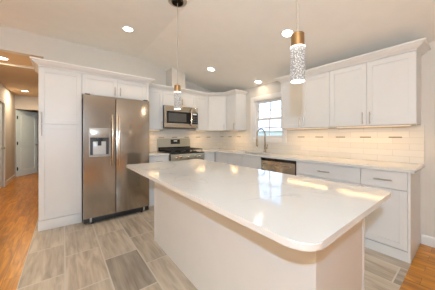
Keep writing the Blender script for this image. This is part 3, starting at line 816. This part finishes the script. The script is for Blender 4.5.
# island countertop with rounded corners
rr = 0.075; pts = []
for cx_, cy_, a0 in ((IX0 + rr, IY1 + rr, 180), (IX1 - 0.02, IY1 + 0.02, 270), (IX1 - 0.02, IY0 - 0.02, 0), (IX0 + 0.03, IY0 - 0.03, 90)):
    rad_ = rr if a0 == 180 else (0.03 if a0 == 90 else 0.02)
    for k in range(9):
        a = R(a0 + 90 * k / 8); pts.append((cx_ + rad_ * math.cos(a), cy_ + rad_ * math.sin(a), ZI + 0.0005))
mb = MB().prism(pts, (0, 0, CT - ZI - 0.0005))
ed = [e for e in mb.bm.edges if abs(e.verts[0].co.z - e.verts[1].co.z) < 1e-5]
bmesh.ops.bevel(mb.bm, geom=ed, offset=0.004, segments=2, affect='EDGES')
tag(mb.build('island_countertop', QUARTZ), 'large glossy white veined quartz top of the island', 'countertop')

# ------------------------------------------------------------------ lamps


def downlight(loc, tilt, label, power, group, color=WARM):
    r = thing('recessed_light', label, 'ceiling light', loc, group)
    MB().lathe(Vector(loc), [(0.062, -0.001), (0.066, -0.006), (0.082, -0.006), (0.088, -0.001)], 32).build('trim_ring', TRIM, r)
    MB().lathe(Vector(loc), [(0.063, -0.002), (0.063, -0.0045), (0.001, -0.005)], 32).build('diffuser', DIFF, r)
    l_ = lamp('recessed_lamp', 'AREA', (0, 0, -0.012), power, color, 0.12, parent=r)
    r.rotation_euler = (0, tilt, 0)
    return r


sl = math.atan2(ZF - ZR, -XR)
DLP = 3.2
downlight((-2.518, -1.003, ZF), 0, 'round recessed light in the flat ceiling above the refrigerator', DLP, 'recessed ceiling lights')
downlight((-1.003, -0.968, slope(-1.003)), sl, 'round recessed light in the sloping ceiling, nearest the corner cabinets', DLP, 'recessed ceiling lights')
downlight((-0.155, -1.42, slope(-0.155)), sl, 'round recessed light just above the kitchen window', 1.6, 'recessed ceiling lights')
downlight((-1.022, -2.635, slope(-1.022)), sl, 'round recessed light beside the large right hanging pendant', DLP, 'recessed ceiling lights')
downlight((-4.014, 0.455, HZ), 0, 'round recessed light at the entrance of the hall', 17, 'hall ceiling lights', (1.0, 0.74, 0.46))
downlight((-4.075, 3.368, HZ), 0, 'round recessed light near the far door of the hall', 19, 'hall ceiling lights', WARM)

# pendants
PX, PZ0, PZ1 = -2.203, 1.550, 1.819
r = thing('pendant_light', 'nearer, larger-looking bubble crystal pendant lamp, in front of right cabinets', 'pendant lamp', (PX, -3.452, PZ0), 'bubble crystal pendants')
c = (PX, -3.452, 0)
MB().lathe(c, [(0.070, ZF - 0.006), (0.068, ZF - 0.020), (0.060, ZF - 0.026), (0.001, ZF - 0.026)], 32).build('canopy', CANO, r)
MB().lathe(c, [(0.108, ZF - 0.0005), (0.106, ZF - 0.006), (0.001, ZF - 0.006)], 32).build('ceiling_plate', PLATE, r)
MB().tube([(PX, -3.452, PZ1 - 0.002), (PX, -3.452, ZF - 0.026)], 0.003, 8).build('cord', CORD, r)
MB().lathe(c, [(0.001, PZ1), (0.034, PZ1), (0.036, PZ1 - 0.003), (0.036, PZ1 - 0.072), (0.035, PZ1 - 0.0722), (0.001, PZ1 - 0.0722)], 32).build('cap', BRASS, r)
cr = MB().lathe(c, [(0.001, PZ1 - 0.0725), (0.0375, PZ1 - 0.0725), (0.040, PZ1 - 0.075), (0.040, PZ0 + 0.003), (0.038, PZ0), (0.001, PZ0)], 32).build('crystal', BUBBLE, r)
MB().lathe(c, [(0.0400, PZ1 - 0.0755), (0.0405, PZ1 - 0.076), (0.0405, PZ1 - 0.081), (0.0400, PZ1 - 0.0815)], 32).build('upper_glow_ring', LED, cr)
MB().lathe(c, [(0.037, PZ0 - 0.0005), (0.037, PZ0 - 0.0035), (0.001, PZ0 - 0.004)], 32).build('lower_glow_disc', LED, cr)
lamp('pendant_lamp', 'POINT', (0, 0, -0.05), 0.15, (1, 0.9, 0.75), 0.03, parent=r)
p2 = copy_tree(r); p2.location = (-2.222, -1.985, PZ0)
relabel(p2, 'farther bubble crystal pendant lamp, hanging in front of the microwave')

# under-cabinet strip lights


def strip(fr, u0, u1, n, label, power):
    p = fr.p((u0 + u1) / 2, n, UZ - 0.014)
    r = thing('under_cabinet_light', label, 'strip light', tuple(p), 'under-cabinet strip lights')
    bx('housing', TRIM, r, fr, u0, u1, n - 0.018, n + 0.018, UZ - 0.013, UZ - 0.0005)
    bx('diffuser', STRIP, r, fr, u0 + 0.01, u1 - 0.01, n - 0.013, n + 0.013, UZ - 0.016, UZ - 0.013)
    l_ = lamp('strip_lamp', 'AREA', (0, 0, -0.006), power, WARM2, abs(u1 - u0) - 0.03, parent=r, size_y=0.02)
    if fr is FR: l_.rotation_euler = (0, 0, R(90))


SP = 1.7
strip(FR, 2.12, 2.80, 0.235, 'slim strip light under the wall cabinet beside the window', SP)
strip(FR, 2.90, 3.66, 0.235, 'slim strip light under the rightmost wall cabinet', SP)
strip(FR, 0.66, 0.91, 0.235, 'slim strip light under the wall cabinet left of the window', 1.0)
strip(FL, -0.91, -0.64, 0.235, 'slim strip light under the wall cabinet right of the microwave', 1.0)
strip(FL, -2.05, -1.74, 0.235, 'slim strip light under the wall cabinet left of the microwave', 1.0)
